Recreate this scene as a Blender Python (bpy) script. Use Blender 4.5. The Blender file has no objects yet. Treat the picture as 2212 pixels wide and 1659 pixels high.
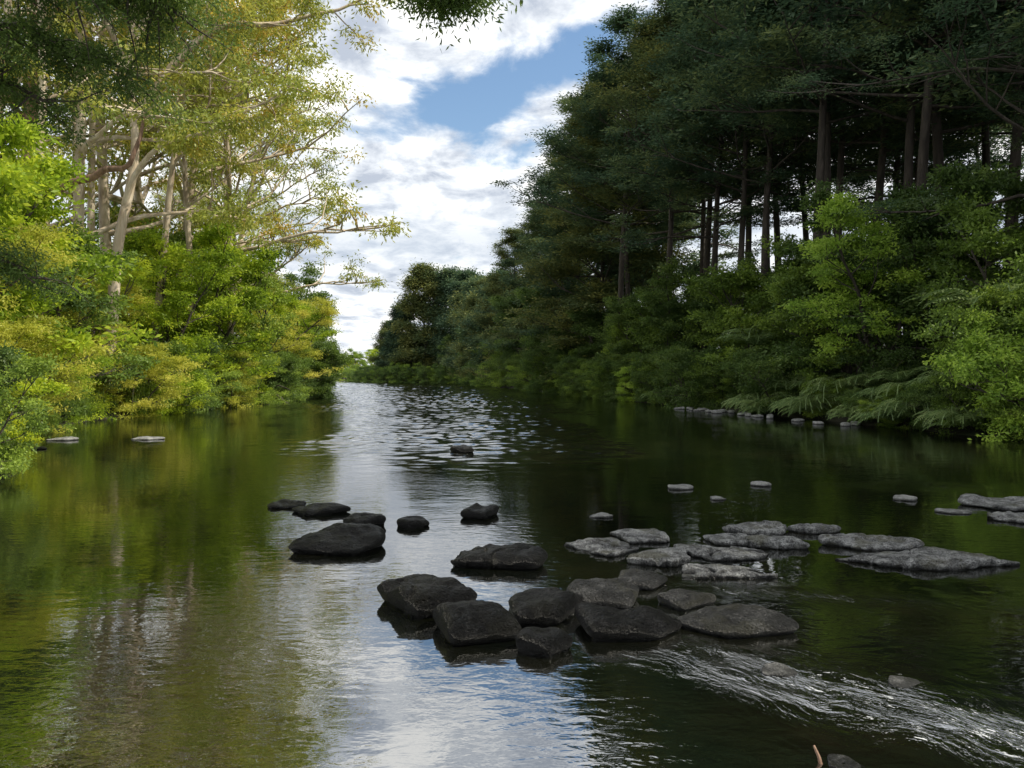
import bpy, bmesh, math
import numpy as np
from mathutils import Vector
SC=bpy.context.scene
COL=SC.collection
SC.view_settings.view_transform='Standard'
SC.view_settings.look='None'
SC.view_settings.exposure=0

# ------------------------------------------------------------------ noise
def _h(ix,iy,iz,s):
    n=(ix*374761393+iy*668265263+iz*2147483647+s*974711)&0xffffffff
    n=((n^(n>>13))*1274126177)&0xffffffff
    n=(n^(n>>16))&0xffff
    return n/65535.0
def vn(x,y,z=None,s=0):
    x=np.asarray(x,float);y=np.asarray(y,float)
    z=np.zeros_like(x) if z is None else np.asarray(z,float)
    ix=np.floor(x).astype(np.int64);iy=np.floor(y).astype(np.int64);iz=np.floor(z).astype(np.int64)
    fx=x-ix;fy=y-iy;fz=z-iz
    fx=fx*fx*(3-2*fx);fy=fy*fy*(3-2*fy);fz=fz*fz*(3-2*fz)
    r=0
    for a in (0,1):
        for b in (0,1):
            for c in (0,1):
                w=(fx if a else 1-fx)*(fy if b else 1-fy)*(fz if c else 1-fz)
                r=r+w*_h(ix+a,iy+b,iz+c,s)
    return r*2-1
def fbm(x,y,z=None,s=0,o=4):
    r=0;a=1;f=1
    for i in range(o):
        r=r+a*vn(x*f,y*f,None if z is None else z*f,s+i*7);a*=.5;f*=2.03
    return r
def sstep(a,b,x):
    t=np.clip((x-a)/(b-a),0,1);return t*t*(3-2*t)

# ------------------------------------------------------------------ mesh helpers
def nrm(v):
    return v/(np.linalg.norm(v,axis=-1,keepdims=True)+1e-9)
def quad_mesh(name,V,F,mat,tint=None,smooth=False):
    V=np.asarray(V,np.float32);F=np.asarray(F,np.int32)
    me=bpy.data.meshes.new(name)
    me.vertices.add(len(V));me.vertices.foreach_set('co',V.ravel())
    n=len(F);k=F.shape[1]
    me.loops.add(n*k);me.loops.foreach_set('vertex_index',F.ravel())
    me.polygons.add(n);me.polygons.foreach_set('loop_start',np.arange(0,n*k,k,dtype=np.int32))
    me.polygons.foreach_set('loop_total',np.full(n,k,np.int32))
    if smooth: me.polygons.foreach_set('use_smooth',np.ones(n,bool))
    if tint is not None:
        a=me.attributes.new('tint','FLOAT','FACE');a.data.foreach_set('value',np.asarray(tint,np.float32))
    me.materials.append(mat);me.update(calc_edges=True)
    return me
class Acc:
    def __init__(s): s.V=[];s.F=[];s.n=0
    def tube(s,P,R,k=6):
        P=np.asarray(P,float);R=np.asarray(R,float)
        T=nrm(np.gradient(P,axis=0))
        ref=np.array([0.13,.97,.2]) if abs(T[0][2])>.6 else np.array([0,0,1.])
        U=nrm(np.cross(T,ref));W=np.cross(T,U)
        a=np.arange(k)*2*np.pi/k
        ring=P[:,None,:]+R[:,None,None]*(np.cos(a)[None,:,None]*U[:,None,:]+np.sin(a)[None,:,None]*W[:,None,:])
        m=len(P)
        i=np.arange(m-1)[:,None]*k;j=np.arange(k)[None,:];j2=(j+1)%k
        F=np.stack([i+j,i+j2,i+k+j2,i+k+j],-1).reshape(-1,4)+s.n
        s.V.append(ring.reshape(-1,3));s.F.append(F);s.n+=m*k
    def mesh(s,name,mat): return quad_mesh(name,np.concatenate(s.V),np.concatenate(s.F),mat,smooth=True)
def grow(rng,p,d,L,n,w,trop):
    pts=[np.array(p,float)];d=nrm(np.array(d,float))
    for i in range(n):
        d=nrm(d+rng.normal(0,w,3)+np.array([0,0,trop]))
        pts.append(pts[-1]+d*L/n)
    return np.array(pts)
def at(path,u):
    x=u*(len(path)-1);i=min(int(x),len(path)-2);f=x-i
    return path[i]*(1-f)+path[i+1]*f, nrm(path[i+1]-path[i])
def leaves(rng,C,R,n,flat,LL,LW,droop,horiz,name,mat,out=.8):
    C=np.asarray(C);M=len(C);R=np.broadcast_to(np.asarray(R,float),(M,))
    ct=rng.uniform(0,1,M)
    C2=np.repeat(C,n,0);R2=np.repeat(R,n)[:,None];N=M*n
    off=rng.normal(0,1,(N,3))*.55
    off[:,2]*=flat
    D=nrm(off*out+rng.normal(0,.6,(N,3))*np.array([1,1,.25 if horiz else 1])+np.array([0,0,-droop]))
    P=C2+off*R2
    ref=np.array([0,0,1.])+rng.normal(0,.45,(N,3)) if horiz else rng.normal(0,1,(N,3))
    S=nrm(np.cross(D,ref))
    L=LL*rng.uniform(.6,1.3,N)[:,None];W=LW*rng.uniform(.7,1.25,N)[:,None]
    V=np.stack([P,P+D*L*.45+S*W*.5,P+D*L,P+D*L*.45-S*W*.5],1).reshape(-1,3)
    F=np.arange(N*4).reshape(-1,4)
    t=np.clip(.65*np.repeat(ct,n)+.35*rng.uniform(0,1,N),0,1)
    return quad_mesh(name,V,F,mat,t)

# ------------------------------------------------------------------ materials
def newmat(name):
    m=bpy.data.materials.new(name);m.use_nodes=True;m.node_tree.nodes.clear()
    return m,m.node_tree
def N(nt,t,**kw):
    n=nt.nodes.new(t)
    for k,v in kw.items(): setattr(n,k,v)
    return n
class G:
    def __init__(s,nt): s.nt=nt
    def m(s,op,a,b=None,c=None,clamp=False):
        n=s.nt.nodes.new('ShaderNodeMath');n.operation=op;n.use_clamp=clamp
        for i,v in enumerate((a,b,c)):
            if v is None: continue
            if isinstance(v,(int,float)): n.inputs[i].default_value=v
            else: s.nt.links.new(v,n.inputs[i])
        return n.outputs[0]
    def sm(s,x,a,b):
        n=s.nt.nodes.new('ShaderNodeMapRange');n.interpolation_type='SMOOTHSTEP'
        s.nt.links.new(x,n.inputs[0]);n.inputs[1].default_value=a;n.inputs[2].default_value=b
        return n.outputs[0]
    def ramp(s,x,stops):
        n=s.nt.nodes.new('ShaderNodeValToRGB');s.nt.links.new(x,n.inputs[0])
        e=n.color_ramp.elements
        while len(e)<len(stops): e.new(.5)
        for i,(p,c) in enumerate(stops): e[i].position=p;e[i].color=(*c,1)
        return n.outputs[0]
    def noise(s,vec,scale,detail=4,rough=.5,dist=0,out=0):
        n=s.nt.nodes.new('ShaderNodeTexNoise');n.inputs['Scale'].default_value=scale
        n.inputs['Detail'].default_value=detail;n.inputs['Roughness'].default_value=rough
        n.inputs['Distortion'].default_value=dist
        if vec is not None: s.nt.links.new(vec,n.inputs['Vector'])
        return n.outputs[out]
    def mapv(s,vec,scale=(1,1,1),rot=(0,0,0),loc=(0,0,0)):
        n=s.nt.nodes.new('ShaderNodeMapping');s.nt.links.new(vec,n.inputs[0])
        n.inputs['Scale'].default_value=scale;n.inputs['Rotation'].default_value=rot;n.inputs['Location'].default_value=loc
        return n.outputs[0]
    def mix(s,f,a,b):
        n=s.nt.nodes.new('ShaderNodeMix');n.data_type='RGBA'
        for i,v in ((0,f),(6,a),(7,b)):
            if isinstance(v,tuple): n.inputs[i].default_value=(*v,1)
            elif isinstance(v,(int,float)): n.inputs[i].default_value=v
            else: s.nt.links.new(v,n.inputs[i])
        return n.outputs[2]
def leafmat(name,stops,trans=.4,gloss=.03):
    m,nt=newmat(name);g=G(nt)
    a=N(nt,'ShaderNodeAttribute',attribute_name='tint')
    oi=N(nt,'ShaderNodeObjectInfo');tc=N(nt,'ShaderNodeTexCoord')
    ns=g.noise(tc.outputs['Object'],.45,1)
    f=g.m('ADD',g.m('MULTIPLY',a.outputs['Fac'],.55),g.m('ADD',g.m('MULTIPLY',oi.outputs['Random'],.25),g.m('MULTIPLY',g.m('SUBTRACT',ns,.35),.7)),clamp=True)
    c=g.ramp(f,stops)
    d=N(nt,'ShaderNodeBsdfDiffuse');t=N(nt,'ShaderNodeBsdfTranslucent')
    nt.links.new(c,d.inputs[0]);nt.links.new(c,t.inputs[0])
    m1=N(nt,'ShaderNodeMixShader');m1.inputs[0].default_value=trans
    nt.links.new(d.outputs[0],m1.inputs[1]);nt.links.new(t.outputs[0],m1.inputs[2])
    out=m1
    if gloss>0:
        gl=N(nt,'ShaderNodeBsdfGlossy');gl.inputs['Roughness'].default_value=.5;gl.inputs['Color'].default_value=(.8,.85,.7,1)
        m2=N(nt,'ShaderNodeMixShader');m2.inputs[0].default_value=gloss
        nt.links.new(m1.outputs[0],m2.inputs[1]);nt.links.new(gl.outputs[0],m2.inputs[2]);out=m2
    o=N(nt,'ShaderNodeOutputMaterial');nt.links.new(out.outputs[0],o.inputs[0])
    return m
def barkmat(name,stops,sc=(3,3,.6),bump=.03,rough=.85):
    m,nt=newmat(name);g=G(nt);tc=N(nt,'ShaderNodeTexCoord')
    v=g.mapv(tc.outputs['Object'],sc)
    ns=g.noise(v,1.6,6,.6,.6)
    c=g.ramp(ns,stops)
    b=N(nt,'ShaderNodeBsdfPrincipled');b.inputs['Roughness'].default_value=rough
    nt.links.new(c,b.inputs['Base Color'])
    bp=N(nt,'ShaderNodeBump');bp.inputs['Distance'].default_value=bump
    nt.links.new(g.noise(v,5,5),bp.inputs['Height']);nt.links.new(bp.outputs[0],b.inputs['Normal'])
    o=N(nt,'ShaderNodeOutputMaterial');nt.links.new(b.outputs[0],o.inputs[0])
    return m
M_conif=leafmat('conifer_foliage',[(.15,(.030,.064,.040)),(.5,(.080,.138,.072)),(.85,(.22,.27,.095))],.34)
M_conif_w=leafmat('conifer_foliage_warm',[(.15,(.045,.075,.032)),(.5,(.11,.15,.055)),(.85,(.27,.27,.07))],.35)
M_euc=leafmat('gum_foliage',[(.1,(.12,.17,.04)),(.38,(.29,.34,.06)),(.66,(.47,.47,.08)),(.92,(.64,.38,.055))],.5)
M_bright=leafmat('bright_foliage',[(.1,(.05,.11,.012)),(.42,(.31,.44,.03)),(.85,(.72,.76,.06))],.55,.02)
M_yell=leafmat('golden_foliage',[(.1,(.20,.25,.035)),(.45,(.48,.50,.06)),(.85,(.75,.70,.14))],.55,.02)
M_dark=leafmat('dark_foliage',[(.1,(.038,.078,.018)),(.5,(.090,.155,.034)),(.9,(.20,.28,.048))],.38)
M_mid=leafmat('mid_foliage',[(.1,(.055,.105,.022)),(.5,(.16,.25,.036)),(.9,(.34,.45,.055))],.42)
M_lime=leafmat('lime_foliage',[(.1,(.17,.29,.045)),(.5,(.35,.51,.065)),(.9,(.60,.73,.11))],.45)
M_fern=leafmat('fern_foliage',[(.1,(.12,.20,.07)),(.5,(.24,.34,.12)),(.9,(.42,.50,.20))],.4,.05)
B_brown=barkmat('brown_bark',[(.3,(.025,.020,.017)),(.55,(.065,.052,.043)),(.75,(.12,.10,.085))])
B_gum=barkmat('gum_bark',[(.3,(.24,.17,.11)),(.48,(.48,.39,.28)),(.7,(.68,.60,.48))],(1.5,1.5,.35),.01,.6)
B_twig=barkmat('twig_bark',[(.3,(.03,.024,.02)),(.7,(.09,.075,.06))])
B_red=barkmat('reddish_bark',[(.3,(.12,.07,.045)),(.55,(.26,.16,.11)),(.75,(.40,.29,.20))],(3,3,.3),.04)

# ------------------------------------------------------------------ tree species
def make_tree(seed,name,bark,leaf,H=10,r0=.2,stems=1,spread=.0,lean=(0,0),wander=.05,nl=20,t0=.3,Lf=None,el=(20,50),
              bias=0,lw=.16,trop=.03,nsub=5,sf=.4,ntip=3,R=.5,flat=.5,n=50,LL=.2,LW=.06,droop=.1,horiz=False,kt=9,rl=.4,sr=.4):
    rng=np.random.default_rng(seed);T=Acc();tips=[];rad=[]
    for s in range(stems):
        az=s*2*np.pi/max(stems,1)+rng.uniform(-.5,.5)
        d=np.array([lean[0]/H+spread*np.cos(az),lean[1]/H+spread*np.sin(az),1.])
        hh=H*(rng.uniform(.75,1.05) if stems>1 else 1)
        p0=np.array([np.cos(az),np.sin(az),0])*(.12*H*spread if stems>1 else 0)+np.array([0,0,-.4])
        P=grow(rng,p0,d,(hh+.4),16,wander,.02)
        tt=np.linspace(0,1,17);RR=r0*(1-.9*tt)**.8;RR[0]*=1.35
        T.tube(P,RR,kt)
        for i in range(nl):
            t=t0+(.99-t0)*((i+rng.uniform(.2,.8))/nl)
            p,_=at(P,t);a=i*2.4+rng.uniform(-.5,.5)+s
            u=(t-t0)/(1-t0);e=math.radians(el[0]+(el[1]-el[0])*u+rng.uniform(-8,8))
            d=np.array([np.cos(a)*np.cos(e)+bias,np.sin(a)*np.cos(e),np.sin(e)])
            L=Lf(u)*rng.uniform(.6,1.25)
            Q=grow(rng,p,d,L,8,lw,trop)
            r=max(.012,min(rl*r0*(1-.9*t)**.8+.01,.028*L));T.tube(Q,r*(1-.85*np.linspace(0,1,9)),5)
            for j in range(nsub):
                v=rng.uniform(.3,.98);q,td=at(Q,v)
                ang=rng.choice([-1,1])*rng.uniform(.5,1.2);c,sn=np.cos(ang),np.sin(ang)
                sd=np.array([td[0]*c-td[1]*sn,td[0]*sn+td[1]*c,td[2]+rng.uniform(-.15,.35)])
                l2=L*sf*(1.25-.6*v)*rng.uniform(.7,1.2)
                S=grow(rng,q,sd,l2,4,lw,trop);T.tube(S,r*sr*(1-.8*np.linspace(0,1,5))+.003,3)
                for k in range(ntip):
                    w=1-k*.5/max(ntip,1)*rng.uniform(.7,1.2);x,_=at(S,max(.2,min(w,.999)))
                    tips.append(x+rng.normal(0,R*.4,3)*np.array([1,1,flat]));rad.append(R*rng.uniform(.6,1.25))
            tips.append(Q[-1]);rad.append(R)
        tips.append(P[-1]);rad.append(R)
    tm=T.mesh(name+'_trunk_mesh',bark)
    cm=leaves(rng,np.array(tips),np.array(rad),n,flat,LL,LW,droop,horiz,name+'_crown_mesh',leaf)
    return tm,cm
SP={}
con=dict(H=26,r0=.26,wander=.018,t0=.44,nl=28,Lf=lambda u:5.2*(1-u)**.5+1.2,el=(5,42),nsub=6,sf=.45,ntip=3,R=.76,flat=.19,n=80,LL=.27,LW=.085,droop=.0,horiz=True,lw=.10,trop=.035)
for i in range(3): SP['con%d'%i]=make_tree(10+i,'conifer_tree',B_brown,M_conif,**{**con,'t0':.38+.05*i})
SP['conw']=make_tree(15,'conifer_tree_warm',B_brown,M_conif_w,**{**con,'t0':.4,'nl':30})
full={**con,'t0':.04,'nl':46,'Lf':lambda u:5.6*(1-u)**.5+1.1,'H':24,'R':.98,'n':80,'LL':.36,'LW':.12,'flat':.26,'nsub':5}
for i in range(2): SP['full%d'%i]=make_tree(20+i,'full_conifer',B_brown,M_conif if i==0 else M_conif_w,**full)
far={**full,'H':20,'nl':44,'Lf':lambda u:5.2*(1-u**2.2)+1.0,'R':1.35,'n':95,'LL':.5,'LW':.2,'flat':.5}
for i in range(2): SP['far%d'%i]=make_tree(25+i,'round_conifer',B_brown,M_conif if i==0 else M_conif_w,**far)
near={**con,'H':24,'t0':.30,'nl':32,'R':.6,'n':140,'LL':.13,'LW':.035,'Lf':lambda u:6*(1-u)**.5+1.5}
SP['near0']=make_tree(30,'near_conifer',B_brown,M_conif,**near)
euc=dict(H=27,r0=.30,stems=1,lean=(5,0),wander=.07,nl=14,t0=.26,Lf=lambda u:9.5*(1-u)**.5+2.5,el=(28,62),bias=.25,lw=.22,trop=.02,nsub=7,sf=.36,ntip=2,
   R=.66,flat=.5,n=66,LL=.27,LW=.09,droop=.6,rl=.6,sr=.5)
for i in range(3): SP['euc%d'%i]=make_tree(40+i,'gum_tree',B_gum,M_euc,**{**euc,'lean':(3+2*i,0)})
for i in range(2): SP['slim%d'%i]=make_tree(45+i,'slim_gum_tree',B_gum,M_euc,**{**euc,'H':29,'r0':.22,'lean':(3*i+1,0),'nl':11,'t0':.42,'Lf':lambda u:6*(1-u)**.4+2,'nsub':6,'n':56,'wander':.04})
st=dict(H=9,r0=.13,stems=3,spread=.22,wander=.1,nl=13,t0=.10,Lf=lambda u:3.1*(1-u)**.5+.6,el=(5,55),nsub=5,sf=.45,ntip=2,R=.48,flat=.40,n=68,LL=.20,LW=.09,droop=.15)
SP['stree0']=make_tree(50,'bright_tree',B_twig,M_bright,**st)
SP['stree1']=make_tree(51,'bright_tree_b',B_twig,M_bright,**{**st,'flat':.3,'LL':.17,'LW':.05,'n':80,'horiz':True})
SP['stree2']=make_tree(52,'golden_tree',B_twig,M_yell,**{**st,'flat':.35,'LL':.15,'LW':.045,'n':80})
SP['dtree0']=make_tree(53,'dark_broadleaf',B_twig,M_dark,**st)
SP['dtree1']=make_tree(54,'mid_broadleaf',B_twig,M_mid,**st)
SP['ltree']=make_tree(55,'lime_broadleaf',B_twig,M_lime,**st)
sh=dict(H=4,r0=.05,stems=5,spread=.5,wander=.12,nl=11,t0=.05,Lf=lambda u:1.35*(1-u)**.4+.35,el=(-5,50),nsub=4,sf=.5,ntip=2,R=.30,flat=.6,n=48,LL=.13,LW=.06,droop=.2,kt=5)
for k,mt,s in (('sb',M_bright,60),('sy',M_yell,61),('sd',M_dark,62),('sm',M_mid,63),('sl',M_lime,64)):
    SP[k+'0']=make_tree(s,'shrub_'+k,B_twig,mt,**sh)
    SP[k+'1']=make_tree(s+10,'shrub_b_'+k,B_twig,mt,**{**sh,'flat':.35,'LL':.14,'LW':.04,'n':60,'el':(-15,30)})

def add_obj(name,me,parent=None):
    o=bpy.data.objects.new(name,me);COL.objects.link(o)
    if parent: o.parent=parent
    return o
def place(sp,x,y,z,sc,rot,name,label,cat,group,sz=1.0):
    e=bpy.data.objects.new(name,None);COL.objects.link(e);e.empty_display_size=.3
    e.location=(x,y,z);e.rotation_euler=(0,0,rot);e.scale=(sc,sc,sc*sz)
    e['label']=label;e['category']=cat;e['group']=group
    tm,cm=SP[sp]
    add_obj('trunk',tm,e);add_obj('crown',cm,e)
    return e

# ------------------------------------------------------------------ river banks
LY=[-400,-60,-30,-10,0,12,15,20,26,40,54,80,110,150,212,300,420,3000];LX=[-200,-40,-16,-8,-8,-8.4,-10.5,-13.6,-16.3,-16.6,-15.8,-20,-28,-40,-55,-79,-112,-900]
RY=[-400,-60,-30,-10,0,10,20,27,42,78,120,160,188,203,212,240,300,420,3000];RX=[-170,-14,10,16,17,15.5,14,12.7,10.3,4.6,-2,-9,-13,-26,-38,-50,-66,-98,-880]
def Lb(y): return np.interp(y,LY,LX)
def Rb(y): return np.interp(y,RY,RX)
def gz(x,y):
    x=np.asarray(x,float);y=np.asarray(y,float)
    dl=Lb(y)-x;dr=x-Rb(y);d=np.maximum(dl,dr)+.35*vn(x*.5,y*.5,s=3)
    right=dr>dl
    up=.32*sstep(0,.9,d)+np.clip(d-.5,0,40)*np.where(right,.13,.09)
    dn=-.9*sstep(0,4,-d)
    return np.where(d>0,up+.12*sstep(0,2,d)*vn(x*.9,y*.9,s=5),dn)
def gzs(x,y): return float(gz(np.array([x]),np.array([y]))[0])

# ------------------------------------------------------------------ ground
def lines(segs):
    out=[]
    for a,b,st_ in segs: out+=list(np.arange(a,b-1e-6,st_))
    return np.array(out+[segs[-1][1]])
def grid(xs,ys,zf,name,mat):
    X,Y=np.meshgrid(xs,ys);Z=zf(X.ravel(),Y.ravel())
    V=np.stack([X.ravel(),Y.ravel(),Z],1);nx=len(xs);ny=len(ys)
    i=np.arange(ny-1)[:,None]*nx;j=np.arange(nx-1)[None,:]
    F=np.stack([i+j,i+j+1,i+nx+j+1,i+nx+j],-1).reshape(-1,4)
    return quad_mesh(name,V,F,mat,smooth=True)
m,nt=newmat('forest_floor');g=G(nt);tc=N(nt,'ShaderNodeTexCoord')
c=g.ramp(g.noise(tc.outputs['Object'],.8,8,.6),[(.3,(.015,.012,.008)),(.5,(.03,.028,.012)),(.65,(.03,.045,.012)),(.8,(.06,.08,.02))])
b=N(nt,'ShaderNodeBsdfPrincipled');b.inputs['Roughness'].default_value=.95;nt.links.new(c,b.inputs['Base Color'])
bp=N(nt,'ShaderNodeBump');bp.inputs['Distance'].default_value=.08;nt.links.new(g.noise(tc.outputs['Object'],6,6),bp.inputs['Height']);nt.links.new(bp.outputs[0],b.inputs['Normal'])
o=N(nt,'ShaderNodeOutputMaterial');nt.links.new(b.outputs[0],o.inputs[0])
gm=grid(lines([(-2500,-300,150),(-300,-90,6),(-90,45,.8),(45,200,6),(200,2500,150)]),lines([(-400,-60,30),(-60,110,1),(110,330,3),(330,3000,80)]),gz,'ground_mesh',m)
go=add_obj('ground',gm);go['kind']='structure';go['label']='leaf littered earth banks and dark river bed';go['category']='ground'

# ------------------------------------------------------------------ water
m,nt=newmat('river_water');g=G(nt);tc=N(nt,'ShaderNodeTexCoord');P=tc.outputs['Object']
sx=N(nt,'ShaderNodeSeparateXYZ');nt.links.new(P,sx.inputs[0]);X=sx.outputs[0];Y=sx.outputs[1]
def gauss(x0,y0,a,b_,rot=0):
    dx=g.m('SUBTRACT',X,x0);dy=g.m('SUBTRACT',Y,y0);c_,s_=math.cos(rot),math.sin(rot)
    u=g.m('ADD',g.m('MULTIPLY',dx,c_/a),g.m('MULTIPLY',dy,s_/a));v=g.m('ADD',g.m('MULTIPLY',dx,-s_/b_),g.m('MULTIPLY',dy,c_/b_))
    return g.m('EXPONENT',g.m('MULTIPLY',g.m('ADD',g.m('MULTIPLY',u,u),g.m('MULTIPLY',v,v)),-1))
patch=g.noise(g.mapv(P,(.35,.22,1)),1,3)
calm=g.m('ADD',.35,g.m('MULTIPLY',g.sm(patch,.38,.65),1.0))
rap=g.m('MINIMUM',g.m('ADD',gauss(2.35,3.5,1.6,.42,-.72),g.m('ADD',g.m('MULTIPLY',gauss(2.2,5.75,1.3,.22,-.2),.45),g.m('ADD',g.m('MULTIPLY',gauss(5.0,6.3,.9,.3,0),.25),g.m('MULTIPLY',gauss(6.4,11.5,1.2,.4,0),.5)))),1)
fine=g.noise(g.mapv(P,(4.2,8,1)),1.5,3,.5,.3)
mid=g.noise(g.mapv(P,(1.4,2.6,1)),1,2,.5)
wpv=g.noise(P,1.5,2,.5,0,1)
vm=N(nt,'ShaderNodeVectorMath',operation='MULTIPLY_ADD');nt.links.new(wpv,vm.inputs[0]);vm.inputs[1].default_value=(.5,.5,0);nt.links.new(P,vm.inputs[2]);WP=vm.outputs[0]
rot1=g.mapv(WP,(1,1,1),(0,0,.82))
flow=g.noise(g.mapv(rot1,(9,18,1)),1,4,.6,.3)
hgt=g.m('ADD',g.m('MULTIPLY',fine,g.m('MULTIPLY',calm,.0036)),g.m('MULTIPLY',mid,.0036))
hgt=g.m('ADD',hgt,g.m('MULTIPLY',flow,g.m('MULTIPLY',rap,.022)))
bp=N(nt,'ShaderNodeBump');bp.inputs['Strength'].default_value=1;bp.inputs['Distance'].default_value=1;nt.links.new(hgt,bp.inputs['Height'])
fr=N(nt,'ShaderNodeFresnel');fr.inputs[0].default_value=5.4;nt.links.new(bp.outputs[0],fr.inputs['Normal'])
df=N(nt,'ShaderNodeBsdfDiffuse');gl=N(nt,'ShaderNodeBsdfGlossy');gl.inputs['Roughness'].default_value=.0
body=g.ramp(g.noise(P,.9,5,.6),[(.35,(.002,.003,.002)),(.6,(.006,.006,.003)),(.75,(.012,.010,.005))])
fn=g.m('ADD',g.m('MULTIPLY',g.noise(g.mapv(rot1,(6,28,1)),1,5,.7,.3),.6),g.m('MULTIPLY',g.noise(g.mapv(rot1,(30,56,1)),1,3,.75,.2),.4))
foam=g.m('MULTIPLY',g.sm(fn,.555,.60),g.sm(g.m('ADD',rap,g.m('MULTIPLY',g.m('SUBTRACT',g.noise(g.mapv(rot1,(1.8,6,1)),1,3,.6),.5),2.4)),.45,1.0))
nt.links.new(g.mix(g.m('MULTIPLY',foam,.9),body,(.82,.85,.88)),df.inputs[0])
nt.links.new(bp.outputs[0],gl.inputs['Normal']);gl.inputs['Color'].default_value=(.97,.985,1,1)
mx=N(nt,'ShaderNodeMixShader');nt.links.new(g.m('MULTIPLY',fr.outputs[0],g.m('SUBTRACT',1,g.m('MULTIPLY',foam,.6))),mx.inputs[0])
nt.links.new(df.outputs[0],mx.inputs[1]);nt.links.new(gl.outputs[0],mx.inputs[2])
o=N(nt,'ShaderNodeOutputMaterial');nt.links.new(mx.outputs[0],o.inputs[0])
def wz(x,y):
    dx=x-2.35;dy=y-3.5;c_,s_=math.cos(-.72),math.sin(-.72)
    a=dx*c_+dy*s_;b2=-dx*s_+dy*c_
    k=np.exp(-((a/1.6)**2+(b2/.42)**2))
    z=k*(.010*vn(a*4,b2*8,s=11)+.007*vn(a*9,b2*16,s=12))
    k2=.4*np.exp(-(((x-2.2)/1.3)**2+((y-5.8)/.3)**2))
    z=z+k2*.012*vn(x*7,y*9,s=15)
    # wind-ruffled reach downstream, real waves
    e=x+2.0*vn(x*.5,y*.22,s=31)+1.3*vn(x*1.7,y*.6,s=32)
    mk=sstep(12,18,y)*(1-sstep(1.6,3.8,e))*sstep(-2.0,3.0,e+.28*y)
    mk=mk*(.8+.2*sstep(-.35,.3,vn(x*.8,y*.3,s=33)))
    A=(.026*vn(x*2.8,y*4.4,s=21)+.013*vn(x*4.1,y*5.0,s=22))*(1-sstep(30,44,y))
    B=(.045*vn(x*2.4,y*2.4,s=23)+.028*vn(x*4.0,y*2.5,s=26))*sstep(30,44,y)*(1-sstep(80,110,y))
    C=.17*vn(x*1.0,y*.9,s=24)*sstep(80,110,y)*(1-sstep(215,230,y))
    return z+mk*(A+B+C)
wm=grid(lines([(-170,-58,4),(-58,-22,.5),(-22,0,.11),(0,5.2,.03),(5.2,40,2)]),lines([(-90,2,2),(2,6,.03),(6,12,.5),(12,44,.1),(44,100,.2),(100,232,.55),(232,430,6)]),wz,'water_mesh',m)
wo=add_obj('water',wm);wo['kind']='structure';wo['label']='calm dark river with ripples and a small riffle';wo['category']='river'

# ------------------------------------------------------------------ stones
def stonemat(name,stops,moss,spec,rough=.6,bd=.05,ms=5):
    m,nt=newmat(name);g=G(nt);tc=N(nt,'ShaderNodeTexCoord');ge=N(nt,'ShaderNodeNewGeometry')
    P=ge.outputs['Position'];ns=g.noise(P,ms,8,.7);fn=g.noise(P,70,4,.75)
    f=g.m('ADD',g.m('MULTIPLY',ns,.5),g.m('MULTIPLY',fn,.5))
    c=g.ramp(f,stops)
    mo=g.m('MULTIPLY',g.sm(g.noise(P,3.3,5,.6),.5,.62),moss)
    c=g.mix(mo,c,(.085,.08,.022))
    sx=N(nt,'ShaderNodeSeparateXYZ');nt.links.new(P,sx.inputs[0])
    z=g.m('ADD',sx.outputs[2],g.m('MULTIPLY',g.m('SUBTRACT',ns,.5),.05))
    wet=g.m('SUBTRACT',1,g.sm(z,.008,.035))
    c=g.mix(g.m('MULTIPLY',wet,.85),c,(.003,.003,.003))
    b=N(nt,'ShaderNodeBsdfPrincipled');nt.links.new(c,b.inputs['Base Color']);b.inputs['Specular IOR Level'].default_value=spec
    nt.links.new(g.m('SUBTRACT',rough,g.m('MULTIPLY',wet,.25)),b.inputs['Roughness'])
    bp=N(nt,'ShaderNodeBump');bp.inputs['Distance'].default_value=bd
    vo=N(nt,'ShaderNodeTexVoronoi');vo.inputs['Scale'].default_value=38;nt.links.new(P,vo.inputs['Vector'])
    nt.links.new(g.m('ADD',g.m('MULTIPLY',g.noise(P,18,7,.8),.9),g.m('ADD',g.m('MULTIPLY',g.noise(P,80,3,.6),.35),g.m('MULTIPLY',g.sm(vo.outputs[0],0,.5),.25))),bp.inputs['Height']);nt.links.new(bp.outputs[0],b.inputs['Normal'])
    o=N(nt,'ShaderNodeOutputMaterial');nt.links.new(b.outputs[0],o.inputs[0]);return m
S_dark=stonemat('dark_basalt',[(.46,(.0005,.0005,.0005)),(.53,(.002,.002,.002)),(.61,(.034,.034,.036))],.04,.28,.34,.08)
S_mid=stonemat('worn_basalt',[(.42,(.002,.002,.002)),(.51,(.016,.016,.016)),(.61,(.12,.12,.12))],.15,.45,.42,.08)
S_grey=stonemat('grey_slab',[(.41,(.016,.016,.017)),(.49,(.19,.192,.195)),(.60,(.62,.625,.625))],.5,.5,.5,.07,9)
S_pale=stonemat('pale_shore_stone',[(.36,(.10,.10,.10)),(.50,(.26,.26,.255)),(.62,(.5,.5,.49))],.2,.5,.6,.05,6)
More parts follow.
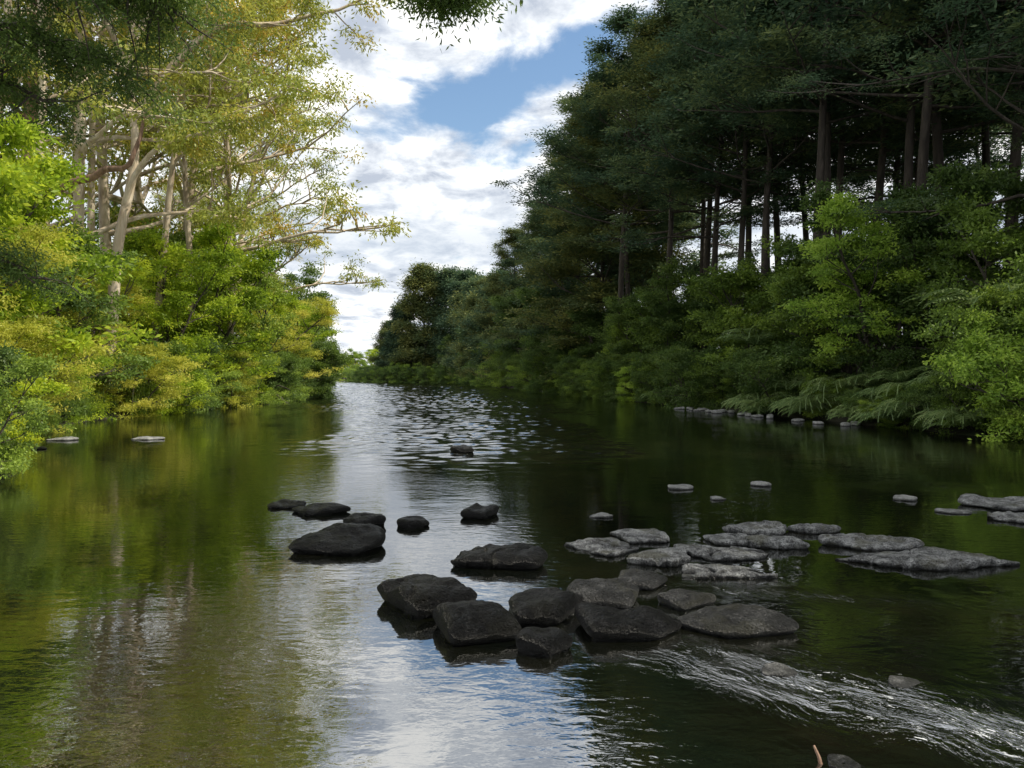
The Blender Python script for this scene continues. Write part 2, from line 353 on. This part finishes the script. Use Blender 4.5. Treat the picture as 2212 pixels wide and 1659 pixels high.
def stone(seed,x,y,w,d,h,kind,label,group,sub=5):
    rng=np.random.default_rng(seed)
    bm=bmesh.new();bmesh.ops.create_icosphere(bm,subdivisions=sub,radius=1)
    V=np.array([v.co[:] for v in bm.verts])
    rho=np.hypot(V[:,0],V[:,1]);n=6.5 if kind=='slab' else 4.2
    s=1/((rho**n+np.abs(V[:,2])**n)**(1/n));V=V*s[:,None]
    th=np.arctan2(V[:,1],V[:,0]);k=rng.integers(4,7)
    a=np.arange(k)*2*np.pi/k+rng.uniform(-.35,.35,k)+rng.uniform(0,6);dd=rng.uniform(.78,1.0,k)
    q=np.zeros(len(V));pw=9
    for ai,di in zip(a,dd): q+=np.maximum(np.cos(th-ai),0)**pw/di**pw
    r=q**(-1/pw)
    if kind=='slab': r=r*(1+.10*vn(np.cos(th)*2.6+seed,np.sin(th)*2.6,s=seed)+.05*vn(np.cos(th)*7+seed,np.sin(th)*7,s=seed+1))
    V[:,0]*=r;V[:,1]*=r
    V[:,0]*=w/2/np.abs(V[:,0]).max();V[:,1]*=d/2/np.abs(V[:,1]).max()
    base=.14+h*.5
    top=(V[:,2]>0)
    rr=np.hypot(V[:,0]/(w/2),V[:,1]/(d/2))
    z=np.where(top,V[:,2]*(h*.75)+h*.25,V[:,2]*base+h*.25)
    z=z-np.where(top,h*.10*sstep(.6,1.05,rr),0)
    tl=rng.uniform(-.07,.07,2)+np.array([0,.05])
    if kind=='slab': tl=tl*.4
    o=seed*3.1
    z=z+np.where(top,(tl[0]*V[:,0]+tl[1]*V[:,1]),0)
    kk=1-.20*sstep(h*.6,-.05,z)
    V[:,0]*=kk;V[:,1]*=kk
    V[:,2]=z
    sz=min(w,d)
    nn=fbm(V[:,0]*3.0/max(sz,.3)+o,V[:,1]*3.0/max(sz,.3),V[:,2]*5+o,s=seed,o=6)
    ch=vn(V[:,0]*4.5/max(sz,.3)+o*2,V[:,1]*4.5/max(sz,.3),V[:,2]*6,s=seed+40);nn=nn-.8*np.maximum(ch-.12,0)
    nv=nrm(V*np.array([1/w**2,1/d**2,1.5/max(h,.1)**2]))
    V=V+nv*(nn*(.046 if kind!='slab' else .03)*min(sz,.8))[:,None]
    if kind in('slab','crack'):
        cr=np.abs(vn(V[:,0]*2.9+o,V[:,1]*4.0+o,s=seed+3)+.25*vn(V[:,0]*9,V[:,1]*9,s=4))
        V[:,2]-=np.where(top,.05*np.exp(-(cr/.035)**2),0)*(1 if kind=='slab' else .5)
        if kind=='slab': V[:,2]+=np.where(top,.018*np.round(1.9*vn(V[:,0]*2.4+9,V[:,1]*3.2+o,s=seed+5)),0)
    for v,c in zip(bm.verts,V): v.co=c
    for f in bm.faces: f.smooth=True
    me=bpy.data.meshes.new('stone_mesh');bm.to_mesh(me);bm.free();me.materials.append({'slab':S_grey,'grey':S_grey,'m':S_mid,'p':S_pale}.get(kind,S_dark))
    ob=add_obj('river_stone',me);ob.location=(x,y,0);ob['label']=label;ob['category']='stone';ob['group']=group
    return ob
LD='dark rough basalt stone rising from calm water'
LS='grey weathered rock slab with mossy patches in shallow water'
LG='small pale grey stone barely breaking the water surface'
ST=[(-2.95,9.7,.52,.5,.05,'d'),(-2.46,9.3,.86,.6,.08,'d'),(-1.73,8.5,.57,.45,.12,'d'),(-1.67,7.35,1.03,.78,.15,'d'),(-1.14,8.45,.41,.36,.09,'d'),
(-.39,9.0,.49,.42,.12,'d'),(-.11,6.75,.94,.58,.14,'crack'),(-.62,5.5,.83,.80,.18,'crack'),(-.26,4.90,.66,.58,.17,'d'),(.22,5.28,.60,.60,.15,'d'),
(.2,4.60,.37,.32,.12,'d'),(.70,5.62,.58,.52,.13,'m'),(.78,4.87,.74,.54,.14,'d'),(1.04,6.05,.49,.42,.08,'m'),(1.28,5.55,.53,.42,.08,'m'),(1.54,5.02,.88,.52,.09,'m'),
(.92,7.35,.80,.78,.04,'slab'),(1.36,7.75,.62,.5,.05,'slab'),(1.42,6.88,.76,.60,.05,'slab'),(2.0,7.1,.98,.60,.045,'slab'),(1.82,6.42,.88,.50,.035,'slab'),
(2.22,7.62,.60,.48,.055,'slab'),(2.70,8.1,.80,.48,.085,'slab'),(2.68,7.52,.66,.55,.065,'slab'),(3.36,8.15,.66,.36,.06,'slab'),(3.72,7.45,1.22,.50,.075,'slab'),(3.80,6.75,1.62,.74,.06,'slab'),
(1.08,9.0,.3,.25,.03,'p'),(2.59,11.3,.42,.35,.05,'p'),(2.86,10.3,.27,.24,.03,'p'),(3.9,11.6,.31,.28,.05,'p'),(5.48,10.3,.42,.4,.05,'p'),(5.56,9.3,.45,.3,.03,'p'),
(6.6,9.8,1.3,1.0,.07,'slab'),(6.15,8.8,.95,.6,.05,'slab'),(-1.16,16.7,.64,.5,.15,'d'),(-10,20.3,.95,.7,.05,'p'),(-12.2,20,.85,.6,.06,'p'),(-11.2,17.5,.4,.3,.05,'d'),
(1.53,4.25,.26,.2,.02,'p'),(1.46,3.24,.16,.14,.006,'grey'),(2.18,4.1,.2,.16,.008,'p')]
for i,(x,y,w,d,h,k) in enumerate(ST):
    lab=LS if k=='slab' else LG if k in('p','grey') else (LD if k in'dm' else 'large dark basalt stone with a crack across its flat top')
    stone(100+i,x,y,w,d,h,k,lab,'stones scattered across the shallow river',sub=6 if (y<9 and w>.45) else 4)
rng=np.random.default_rng(5)
for i in range(34):
    y=25.5+rng.uniform(0,1)*15;x=float(Rb(y))-rng.uniform(.6,1.8)
    stone(200+i,x,y,rng.uniform(.2,.62),rng.uniform(.2,.4),rng.uniform(.06,.15),'p','pale grey stone resting at the muddy river edge','stones along the water edge',sub=3)

# ------------------------------------------------------------------ ferns and sedges
def frond(rng,Vs,Fs,Ts,n0,base,az,L,rise,k=22,wid=.2):
    t=np.linspace(0,1,k)
    r=L*t*(1-.12*t);z=rise*L*(1.5*t-1.35*t*t)
    P=np.stack([base[0]+np.cos(az)*r,base[1]+np.sin(az)*r,base[2]+z],1)
    side=np.array([-np.sin(az),np.cos(az),0])
    fw=np.array([np.cos(az),np.sin(az),0])
    for i in range(1,k):
        wl=wid*L*np.sin(np.pi*min(1,(t[i]*.93+.1)))**.7
        for s in(-1,1):
            d=side*s*.9+fw*.45+np.array([0,0,-.25+rng.uniform(-.1,.1)]);p=P[i];g_=L/k*.42
            Vs+= [p-fw*g_,p+d*wl*.5-fw*g_*.8,p+d*wl,p+d*wl*.5+fw*g_*.8+np.array([0,0,.01])];Fs.append([n0,n0+1,n0+2,n0+3]);Ts.append(rng.uniform(0,1));n0+=4
        w_=.008*L;Vs+=[P[i-1]-side*w_,P[i-1]+side*w_,P[i]+side*w_,P[i]-side*w_];Fs.append([n0,n0+1,n0+2,n0+3]);Ts.append(.2);n0+=4
    return n0
def fern_mesh(seed,nf,L,z0,name):
    rng=np.random.default_rng(seed);V=[];F=[];T=[];n0=0
    for i in range(nf): n0=frond(rng,V,F,T,n0,(0,0,z0),i*2.4+rng.uniform(-.2,.2),L*rng.uniform(.7,1.15),rng.uniform(.45,1.0))
    return quad_mesh(name,np.array(V),F,M_fern,T)
FM=[fern_mesh(1,20,1.6,.05,'fern_mesh'),fern_mesh(2,24,1.4,.05,'fern_mesh_b')]
TFc=fern_mesh(3,22,2.6,3.0,'tree_fern_crown');a=Acc();a.tube(grow(np.random.default_rng(1),(0,0,-.3),(0,0,1),3.35,8,.03,0),np.linspace(.13,.1,9),8);TFt=a.mesh('tree_fern_trunk',B_brown)
SP['tfern']=(TFt,TFc)
for i in range(60):
    y=rng.uniform(21.5,36) if i<46 else rng.uniform(36,58);k=rng.uniform(0,1);x=float(Rb(y))-.4+k*2.0
    f=add_obj('fern',FM[i%2]);f.location=(x,y,max(.12,gzs(x,y))+.05+k*1.0);f.rotation_euler=(0,-.25,rng.uniform(-.8,.8));s=rng.uniform(.7,1.15);f.scale=(s,s,s)
    f['label']='arching green fern spilling over the river bank';f['category']='fern';f['group']='ferns on the shaded bank'
for x,y in((15.5,23.5),(14.2,31),(16.5,26),(12.2,37),(17,22)):
    place('tfern',x,y,gzs(x,y),rng.uniform(.9,1.25),rng.uniform(0,6),'tree_fern','tree fern with long drooping fronds on the bank','tree fern','tree ferns under the forest')
def sedge(seed):
    rng=np.random.default_rng(seed);V=[];F=[];T=[];n=0
    for i in range(130):
        az=rng.uniform(0,6.28);L=rng.uniform(.6,1.2);b=rng.normal(0,.12,3);b[2]=0;sp=rng.uniform(.15,.75);w=.014
        sd=np.array([-np.sin(az),np.cos(az),0])*w;prev=None
        for t in np.linspace(0,1,6):
            p=b+np.array([np.cos(az)*sp*t*L,np.sin(az)*sp*t*L,L*(t*1.2-.75*sp*t*t*1.2)]);q=(p-sd*(1-t*.9),p+sd*(1-t*.9))
            if prev is not None:
                V+=[prev[0],prev[1],q[1],q[0]];F.append([n,n+1,n+2,n+3]);T.append(rng.uniform(0,1));n+=4
            prev=q
    return quad_mesh('sedge_mesh',np.array(V),F,M_mid,T)
SG=[sedge(1),sedge(2)]
for i in range(36):
    y=rng.uniform(20,56);x=float(Lb(y))-rng.uniform(-.3,.8)
    f=add_obj('sedge_clump',SG[i%2]);f.location=(x,y,max(0,gzs(x,y)));f.rotation_euler=(0,0,rng.uniform(0,6));s=rng.uniform(.8,1.5);f.scale=(s,s,s)
    f['label']='clump of long green sedge leaves at the water edge';f['category']='sedge';f['group']='sedge clumps along the sunny bank'

# ------------------------------------------------------------------ vegetation placement
rng=np.random.default_rng(77)
def U(a,b): return float(rng.uniform(a,b))
GL='trees on the sunny river bank';GR='trees on the shaded river bank';GS='shrubs along the sunny bank';GT='shrubs along the shaded bank'
for i,(x,y,s) in enumerate([(-20,34,1.0),(-22,39,1.15),(-20.5,45,1.1),(-24,50,1.2),(-21.5,55,1.0),(-24,62,1.0),(-28,33,1.1),(-27,42,1.2),(-30,56,1.2),(-30,68,1.0),(-35,48,1.2),(-30,76,.8),(-35,84,.75)]):
    place('euc%d'%(i%3),x,y,gzs(x,y),s,U(-.7,.7),'gum_tree','tall pale-barked gum tree leaning over the river','tree',GL)
for i in range(28):
    y=[22,25,28,31,34,38,42,46,50,55,60,66,72,80,88,98,112,130][i] if i<18 else U(24,70)
    x=float(Lb(y))-((U(1.8,3.5) if y<70 else U(3.0,5.0)) if i<18 else U(5,10))
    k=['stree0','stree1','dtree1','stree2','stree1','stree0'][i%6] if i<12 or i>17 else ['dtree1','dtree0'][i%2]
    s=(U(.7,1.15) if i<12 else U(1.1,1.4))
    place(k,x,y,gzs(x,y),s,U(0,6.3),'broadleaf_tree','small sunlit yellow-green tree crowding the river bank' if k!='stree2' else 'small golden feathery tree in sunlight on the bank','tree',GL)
for i in range(50):
    y=19+i*1.3 if i<34 else 65+(i-34)*5
    x=float(Lb(y))-(U(-.1,1.6) if y<65 else U(1.5,3))
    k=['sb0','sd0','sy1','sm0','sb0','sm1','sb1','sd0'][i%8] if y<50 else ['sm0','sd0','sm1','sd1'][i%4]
    place(k,x,y,gzs(x,y)-.1,U(.45,1.0) if y<60 else U(.9,1.4),U(0,6.3),'river_shrub','bushy sunlit green shrub leaning over the water','shrub',GS)
for x,y,k,s in((-9.0,12.3,'sm0',.5),(-11.2,14.4,'sd0',.55),(-13.0,16.8,'sd0',.5),(-13.9,18.0,'sb1',.6),(-15.2,20.0,'sy1',.8),(-15.2,17,'stree1',.55),(-17,20,'stree2',.85),(-19,23,'stree0',1.0),(-17.5,22,'dtree0',.6)):
    place(k,x,y,gzs(x,y),s,U(0,6.3),'river_shrub','dense leafy green shrub at the water edge','shrub',GS)
RT=[('con0',20,27,1.15),('con1',17.5,32,1.1),('con2',16,38,1.1),('con0',21,36,1.2),('con1',15,44,1.05),('con2',19,46,1.15),('con0',13.5,50,1.05),('con1',17,54,1.15),
('conw',12,57,1.12),('con0',16,62,1.15),('con2',10.5,66,1.1),('full1',9.6,74,1.22),('full0',14,72,1.2),('con1',23,42,1.2),('con0',24,32,1.2),('full0',7.5,84,1.15),('full1',5.5,95,1.1),
('full0',3,106,1.02),('full1',0.2,120,1.0),('full0',6,116,1.05),('far0',-2.0,138,1.0),('far1',-5,152,1.0),('far0',-7,168,1.1),('far1',-8.5,184,1.2),('far1',-25,215,1.5),('far0',-17,212,1.4),('far0',-33,224,1.05),
('far1',-39,234,.85),('far0',-11,200,1.35),('full0',16,84,1.15),('full0',12,102,1.1),
('con1',29,38,1.2),('con0',27,52,1.2),('con0',22.5,29,1.1),('con1',19.5,40,1.1),('con1',14.2,47,1.0),('con2',18.2,50,1.1),('con1',9.2,63,1.2),('full1',8.6,73,1.15)]
for k,x,y,s in RT:
    place(k,x,y,gzs(x,y),s,U(0,6.3),'conifer_tree','tall dark conifer with layered spreading boughs on the bank','tree',GR)
for x,y,s in((19.8,20.5,1.0),(18.9,25,.95)):
    place('near0',x,y,gzs(x,y),s,U(0,6.3),'conifer_tree','dark conifer with fine drooping twigs overhanging the water','tree',GR)
for i,(x,y,k) in enumerate([(26,28,'con0'),(33,38,'con0'),(30,45,'con1'),(24,47,'con0'),(27,42,'con2'),(21,52,'con1'),(15,58,'con2'),(18.6,42.5,'con2'),(16.6,48,'con2'),(14.6,36,'con2'),(18.8,35,'con1'),(22,33,'con1'),
   (31,31,'full0'),(36,42,'full1'),(35,55,'full0'),(29,60,'full0')]):
    place(k,x,y,gzs(x,y),U(1.0,1.2) if k[0]=='c' else U(.85,1.0),U(0,6.3),'conifer_tree','slender dark conifer deeper in the riverside wood','tree',GR)
for i,(x,y,s) in enumerate([(-19,29.5,.95),(-22.5,30,1.0),(-25,36,1.05),(-18.5,37,.95),(-26,30.5,1.0),(-18.3,42,.95),(-23.5,43,1.05),(-20.5,50,1.0),(-20.3,35.5,1.0),(-17.8,46,.95)]):
    place('slim%d'%(i%2),x,y,gzs(x,y),s,U(-.8,.8),'gum_tree','slender tall gum tree with a smooth pale trunk','tree',GL)
# the wood continues upstream behind the viewpoint
for i,(x,y) in enumerate([(22,8),(24,-4),(20,-14),(17,-24),(10,-36),(2,-44),(-6,-56),(26,-20),(-14,-8),(-17,-18),(-20,-30),(-30,-44),(-16,2)]):
    place('full%d'%(i%2) if i<8 else 'dtree0',x,y,gzs(x,y),U(.9,1.1) if i<8 else U(1.4,1.7),U(0,6.3),'conifer_tree' if i<8 else 'broadleaf_tree','tall dark tree standing on the upstream river bank','tree','trees on the upstream bank')
for i in range(34):
    y=31+i*2.1 if i<20 else 74+(i-20)*9.3
    x=float(Rb(y))+U(2.2,4.5)
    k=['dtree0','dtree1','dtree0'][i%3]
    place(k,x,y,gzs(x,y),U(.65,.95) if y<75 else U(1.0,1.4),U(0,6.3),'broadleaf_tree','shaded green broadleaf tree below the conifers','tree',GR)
for x,y,k,s in((17.2,24,'dtree1',.8),(18.5,28,'dtree0',.9),(21,24,'dtree0',1.05),(16.5,30,'dtree0',.7)):
    place(k,x,y,gzs(x,y),s,U(0,6.3),'broadleaf_tree','shaded green broadleaf tree below the conifers','tree',GR)
for i in range(46):
    y=34+i*1.4 if i<32 else 80+(i-32)*8.5
    x=float(Rb(y))+U(-.2,1.6)
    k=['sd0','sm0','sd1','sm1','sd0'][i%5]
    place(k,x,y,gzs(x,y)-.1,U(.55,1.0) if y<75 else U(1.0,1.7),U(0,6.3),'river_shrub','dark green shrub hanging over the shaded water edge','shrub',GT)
for x,y,s,k in((14.6,28,.6,'sd0'),(14.8,31,.7,'sm1'),(13.6,33,.6,'sd1'),(9.2,52,.7,'sl1'),(7.9,60,.75,'sm0'),(11.3,40,.6,'sm0'),(12.6,30,.4,'sm0'),(16.0,25,.7,'sm1'),
  (13.9,22,.45,'sm0'),(13.6,23.6,.4,'sd0'),(13.3,25.2,.38,'sm1'),(14.3,19.2,.6,'sm0'),(14.6,17.6,.6,'sl0'),(13.0,27,.34,'sd0')):
    place(k,x,y,gzs(x,y),s,U(0,6.3),'river_shrub','shaded green shrub on the fern covered bank','shrub',GT)
place('ltree',14.3,28.8,gzs(14.3,28.8)+1.6,.72,1.0,'broadleaf_tree','bright lime green leafy tree catching the light','tree',GR)
for x,y,s,k in((14.7,20.2,.9,'sl0'),(15.2,21.8,.9,'sm0'),(16.6,20.6,1.1,'sm0')):
    place(k,x,y,gzs(x,y),s,U(0,6),'river_shrub','broad-leaved mid green shrub spilling to the water','shrub',GT)
# far bend
for i in range(14):
    t=i/13;x=-12-26*t;y=207+t*34+U(0,4)
    place(['dtree1','dtree0'][i%2],x,y,gzs(x,y)-.3,U(1.1,1.6),U(0,6.3),'broadleaf_tree','dense green tree at the river bend','tree','trees at the river bend')
for i in range(26):
    t=i/25;y=np.interp(t,[0,.25,.5,.75,1],[188,203,212,240,285]);x=float(Rb(y))+1.0
    place(['sd0','sm0','sd1'][i%3],x,float(y),-.1,U(1.0,1.5),U(0,6.3),'river_shrub','dark green shrub at the river bend','shrub','shrubs at the river bend')
for i in range(26):
    x=-100+i*4.2+U(-2,2);y=U(330,380) if i>3 else 310
    k=['stree0','stree1','stree2','dtree1'][i%4]
    place(k,x,y,gzs(x,y)-.5,U(1.2,1.8),U(0,6.3),'distant_tree','distant tree closing the far end of the river','tree','trees at the far bend')

# ------------------------------------------------------------------ custom trees
def custom(name,trunk,r0,limbs,bark,leaf,label,lp):
    rng=np.random.default_rng(lp.get('seed',1));T=Acc();tips=[]
    def smooth(pts,n=18):
        pts=np.array(pts,float);k=len(pts);t=np.linspace(0,k-1,n);out=[]
        for q in t:
            i=min(int(q),k-2);f=q-i;p0=pts[max(i-1,0)];p1=pts[i];p2=pts[i+1];p3=pts[min(i+2,k-1)]
            out.append(.5*((2*p1)+(-p0+p2)*f+(2*p0-5*p1+4*p2-p3)*f*f+(-p0+3*p1-3*p2+p3)*f**3))
        return np.array(out)
    P=smooth(trunk,22);T.tube(P,r0*(1-.75*np.linspace(0,1,22)),12)
    for pts,r,lo,nsub,sl in limbs:
        Q=smooth(pts,16);Q[1:]+=rng.normal(0,.03,(15,3));T.tube(Q,r*(1-.8*np.linspace(0,1,16)),8)
        for j in range(nsub):
            v=rng.uniform(lo,1);q,td=at(Q,min(v,.999));d=nrm(td*.6+rng.normal(0,.7,3)*np.array([1,1,.4])+np.array([0,0,lp['dz']]))
            S=grow(rng,q,d,sl*rng.uniform(.5,1.2),6,.16,lp['dz']*.3);T.tube(S,np.linspace(r*.22+.004,.004,7),4)
            for k in range(lp['nt']):
                x,_=at(S,rng.uniform(.3,.999));tips.append(x+rng.normal(0,.08,3))
    e=bpy.data.objects.new(name,None);COL.objects.link(e);e['label']=label;e['category']='tree'
    add_obj('trunk',T.mesh(name+'_trunk_mesh',bark),e)
    if tips: add_obj('crown',leaves(rng,np.array(tips),lp['R'],lp['n'],lp['flat'],lp['LL'],lp['LW'],lp['droop'],lp['hz'],name+'_crown_mesh',leaf),e)
    return e
custom('overhanging_tree',[(-11,9.5,-.2),(-10.6,9.8,4),(-10.8,10,9),(-10.3,10,14)],.32,[
 ([(-10.6,10,5.2),(-8.8,10.8,7.2),(-6.6,11.4,7.9),(-5.6,11.8,7.7)],.10,.15,56,1.4),
 ([(-10.7,10,7.0),(-8.5,11,8.4),(-6.6,11.6,8.5),(-5.6,12,8.2)],.10,.2,46,1.4),
 ([(-10.7,10,6.5),(-9,11.5,7.4),(-7.8,12.4,7.4),(-6.6,13,7.0)],.09,.15,44,1.2),
 ([(-10.7,10,6.0),(-9.4,11,6.5),(-8.4,11.6,6.4),(-7.4,12,6.2)],.09,.15,34,1.0),
 ([(-10.6,9.8,2.6),(-9.8,11.2,3.7),(-9.0,12.4,3.8),(-8.3,13.0,3.4)],.07,.2,26,.8),
 ([(-10.7,10,9.5),(-7,9,10.8),(-3.4,8.6,9.2),(-1.9,8.4,7.6),(-1.0,8.3,6.55),(-.65,8.3,6.15)],.09,.80,32,.55),
 ],B_brown,M_dark,'dark overhanging conifer with feathery branches over the river',dict(seed=4,dz=-.12,nt=6,R=.22,n=46,flat=.5,LL=.09,LW=.024,droop=.3,hz=False))
custom('gum_tree',[(-17.6,32,-.2),(-17.3,32,4),(-17.0,32,7.5),(-16.4,32.3,11.5),(-16.8,32.6,16),(-16,33,21),(-15,33.5,25)],.28,[
 ([(-16.8,32.1,9),(-15.4,31.5,11.2),(-12,30.5,12),(-9,30,13.5)],.15,.35,12,2.2),
 ([(-16.6,32.4,13),(-13.5,33,17),(-10,34,18),(-5.6,35,20)],.20,.3,20,2.6),
 ([(-16.8,32.6,16),(-14,33,21),(-10,33,25),(-6,33,26)],.18,.3,18,2.6),
 ([(-16.7,32.6,15),(-19,33,19),(-22,32,22)],.17,.3,14,2.5)],B_gum,M_euc,'pale gum tree with long bare limbs sweeping over the river',
 dict(seed=8,dz=.05,nt=4,R=.52,n=60,flat=.55,LL=.22,LW=.07,droop=.6,hz=False))
custom('gum_tree',[(-21.2,32,-.2),(-21,32,5),(-20.9,32,10),(-20.6,32,16),(-20.4,32.4,24)],.5,[
 ([(-20.9,32,5.5),(-19,29.8,8.6),(-16.4,29.5,9.8),(-15.0,29.2,10.2),(-14.4,29.2,12.2)],.24,.9,1,.6),
 ([(-20.8,32,12),(-22,31,15),(-25,30,18)],.15,.3,14,2.2),
 ([(-20.6,32,15),(-18,31,19),(-14,30,21)],.15,.3,16,2.4)],B_red,M_euc,'stout reddish-barked gum tree with a bare broken limb',
 dict(seed=9,dz=.05,nt=4,R=.52,n=60,flat=.55,LL=.22,LW=.07,droop=.6,hz=False))
def wood(name,label,paths,mat):
    T=Acc()
    for p,r in paths:
        p=np.array(p,float);t=np.linspace(0,len(p)-1,12);q=np.stack([np.interp(t,range(len(p)),p[:,i]) for i in range(3)],1)
        q[1:-1]+=np.random.default_rng(len(p)).normal(0,.15*r,(10,3));T.tube(q,r*(1-.6*np.linspace(0,1,12)),7)
    o=add_obj(name,T.mesh(name+'_mesh',mat));o['label']=label;o['category']='driftwood'
wood('fallen_branch','weathered fallen tree branch lying into the water',[([(-19,50,3.5),(-17.6,49.5,1.8),(-16,49,.8),(-14.6,48.5,-.1)],.22),([(-17,49.4,1.3),(-15.6,50,1.6),(-14.6,50.5,1.2)],.1),([(-16,49,.8),(-15.2,48,1.2),(-14.3,47.5,.9)],.07)],B_brown)
wood('driftwood_stick','splintered pale stick jammed upright beside a wet stone',[([(1.37,3.20,-.08),(1.36,3.24,.0),(1.345,3.28,.06)],.013)],B_red)

# ------------------------------------------------------------------ sky
w=bpy.data.worlds.new('World');SC.world=w;w.use_nodes=True;nt=w.node_tree;nt.nodes.clear();g=G(nt)
EL=50;AZ=97
sky=N(nt,'ShaderNodeTexSky');sky.sky_type='NISHITA';sky.sun_disc=False;sky.sun_elevation=math.radians(EL);sky.sun_rotation=math.radians(AZ);sky.air_density=1.4;sky.dust_density=.1;sky.ozone_density=4.0
bs=N(nt,'ShaderNodeBackground');nt.links.new(sky.outputs[0],bs.inputs[0]);bs.inputs[1].default_value=.15
tc=N(nt,'ShaderNodeTexCoord');D=tc.outputs['Generated'];sx=N(nt,'ShaderNodeSeparateXYZ');nt.links.new(D,sx.inputs[0])
zz=g.m('MAXIMUM',sx.outputs[2],0.0)
den=g.m('ADD',zz,.22)
cb=N(nt,'ShaderNodeCombineXYZ');nt.links.new(g.m('DIVIDE',sx.outputs[0],den),cb.inputs[0]);nt.links.new(g.m('DIVIDE',sx.outputs[1],den),cb.inputs[1])
az=g.m('ARCTAN2',sx.outputs[0],sx.outputs[1]);el=g.m('ARCSINE',zz)
n1=g.noise(cb.outputs[0],3.0,10,.60,.3)
def hole(a0,e0,la,le,rot):
    da=g.m('SUBTRACT',az,a0);de=g.m('SUBTRACT',el,e0);c_,s_=math.cos(rot),math.sin(rot)
    u=g.m('ADD',g.m('MULTIPLY',da,c_/la),g.m('MULTIPLY',de,s_/la));v=g.m('ADD',g.m('MULTIPLY',da,-s_/le),g.m('MULTIPLY',de,c_/le))
    return g.m('EXPONENT',g.m('MULTIPLY',g.m('ADD',g.m('MULTIPLY',u,u),g.m('MULTIPLY',v,v)),-1))
cov=g.m('SUBTRACT',g.m('ADD',n1,.17),g.m('ADD',g.m('MULTIPLY',hole(-.02,.372,.24,.040,.30),.43),g.m('MULTIPLY',hole(.02,.30,.06,.02,.6),.13)))
mask=g.sm(cov,.36,.55)
n2=g.noise(g.mapv(cb.outputs[0],(1,1,1),(0,0,0),(.25,.12,0)),5.5,9,.62,.25)
n3=g.noise(cb.outputs[0],1.6,3,.5)
shade=g.m('ADD',g.m('MULTIPLY',n2,.75),g.m('MULTIPLY',n3,.25))
cc=g.ramp(shade,[(.38,(.36,.40,.47)),(.47,(.60,.63,.67)),(.57,(.95,.94,.91))])
lw_=g.m('DIVIDE',g.m('SUBTRACT',el,.180),.045);low=g.m('EXPONENT',g.m('MULTIPLY',g.m('MULTIPLY',lw_,lw_),-1))
cc=g.mix(g.m('MULTIPLY',low,.6),cc,(.36,.42,.50))
bc=N(nt,'ShaderNodeBackground');nt.links.new(cc,bc.inputs[0]);bc.inputs[1].default_value=1.55
mx=N(nt,'ShaderNodeMixShader');nt.links.new(mask,mx.inputs[0]);nt.links.new(bs.outputs[0],mx.inputs[1]);nt.links.new(bc.outputs[0],mx.inputs[2])
o=N(nt,'ShaderNodeOutputWorld');nt.links.new(mx.outputs[0],o.inputs[0])
sl=bpy.data.lights.new('sun','SUN');sl.energy=5;sl.angle=math.radians(.5);sl.color=(1,.93,.78)
so=bpy.data.objects.new('sun',sl);COL.objects.link(so)
sd=Vector((math.sin(math.radians(AZ))*math.cos(math.radians(EL)),math.cos(math.radians(AZ))*math.cos(math.radians(EL)),math.sin(math.radians(EL))))
so.rotation_euler=(-sd).to_track_quat('-Z','Y').to_euler();so.location=(30,20,60)
cam=bpy.data.cameras.new('camera');cam.lens=26;cam.sensor_width=36;cam.clip_end=6000
co=bpy.data.objects.new('camera',cam);COL.objects.link(co);co.location=(0,0,1.7);co.rotation_euler=(math.radians(90-.52),0,0);SC.camera=co
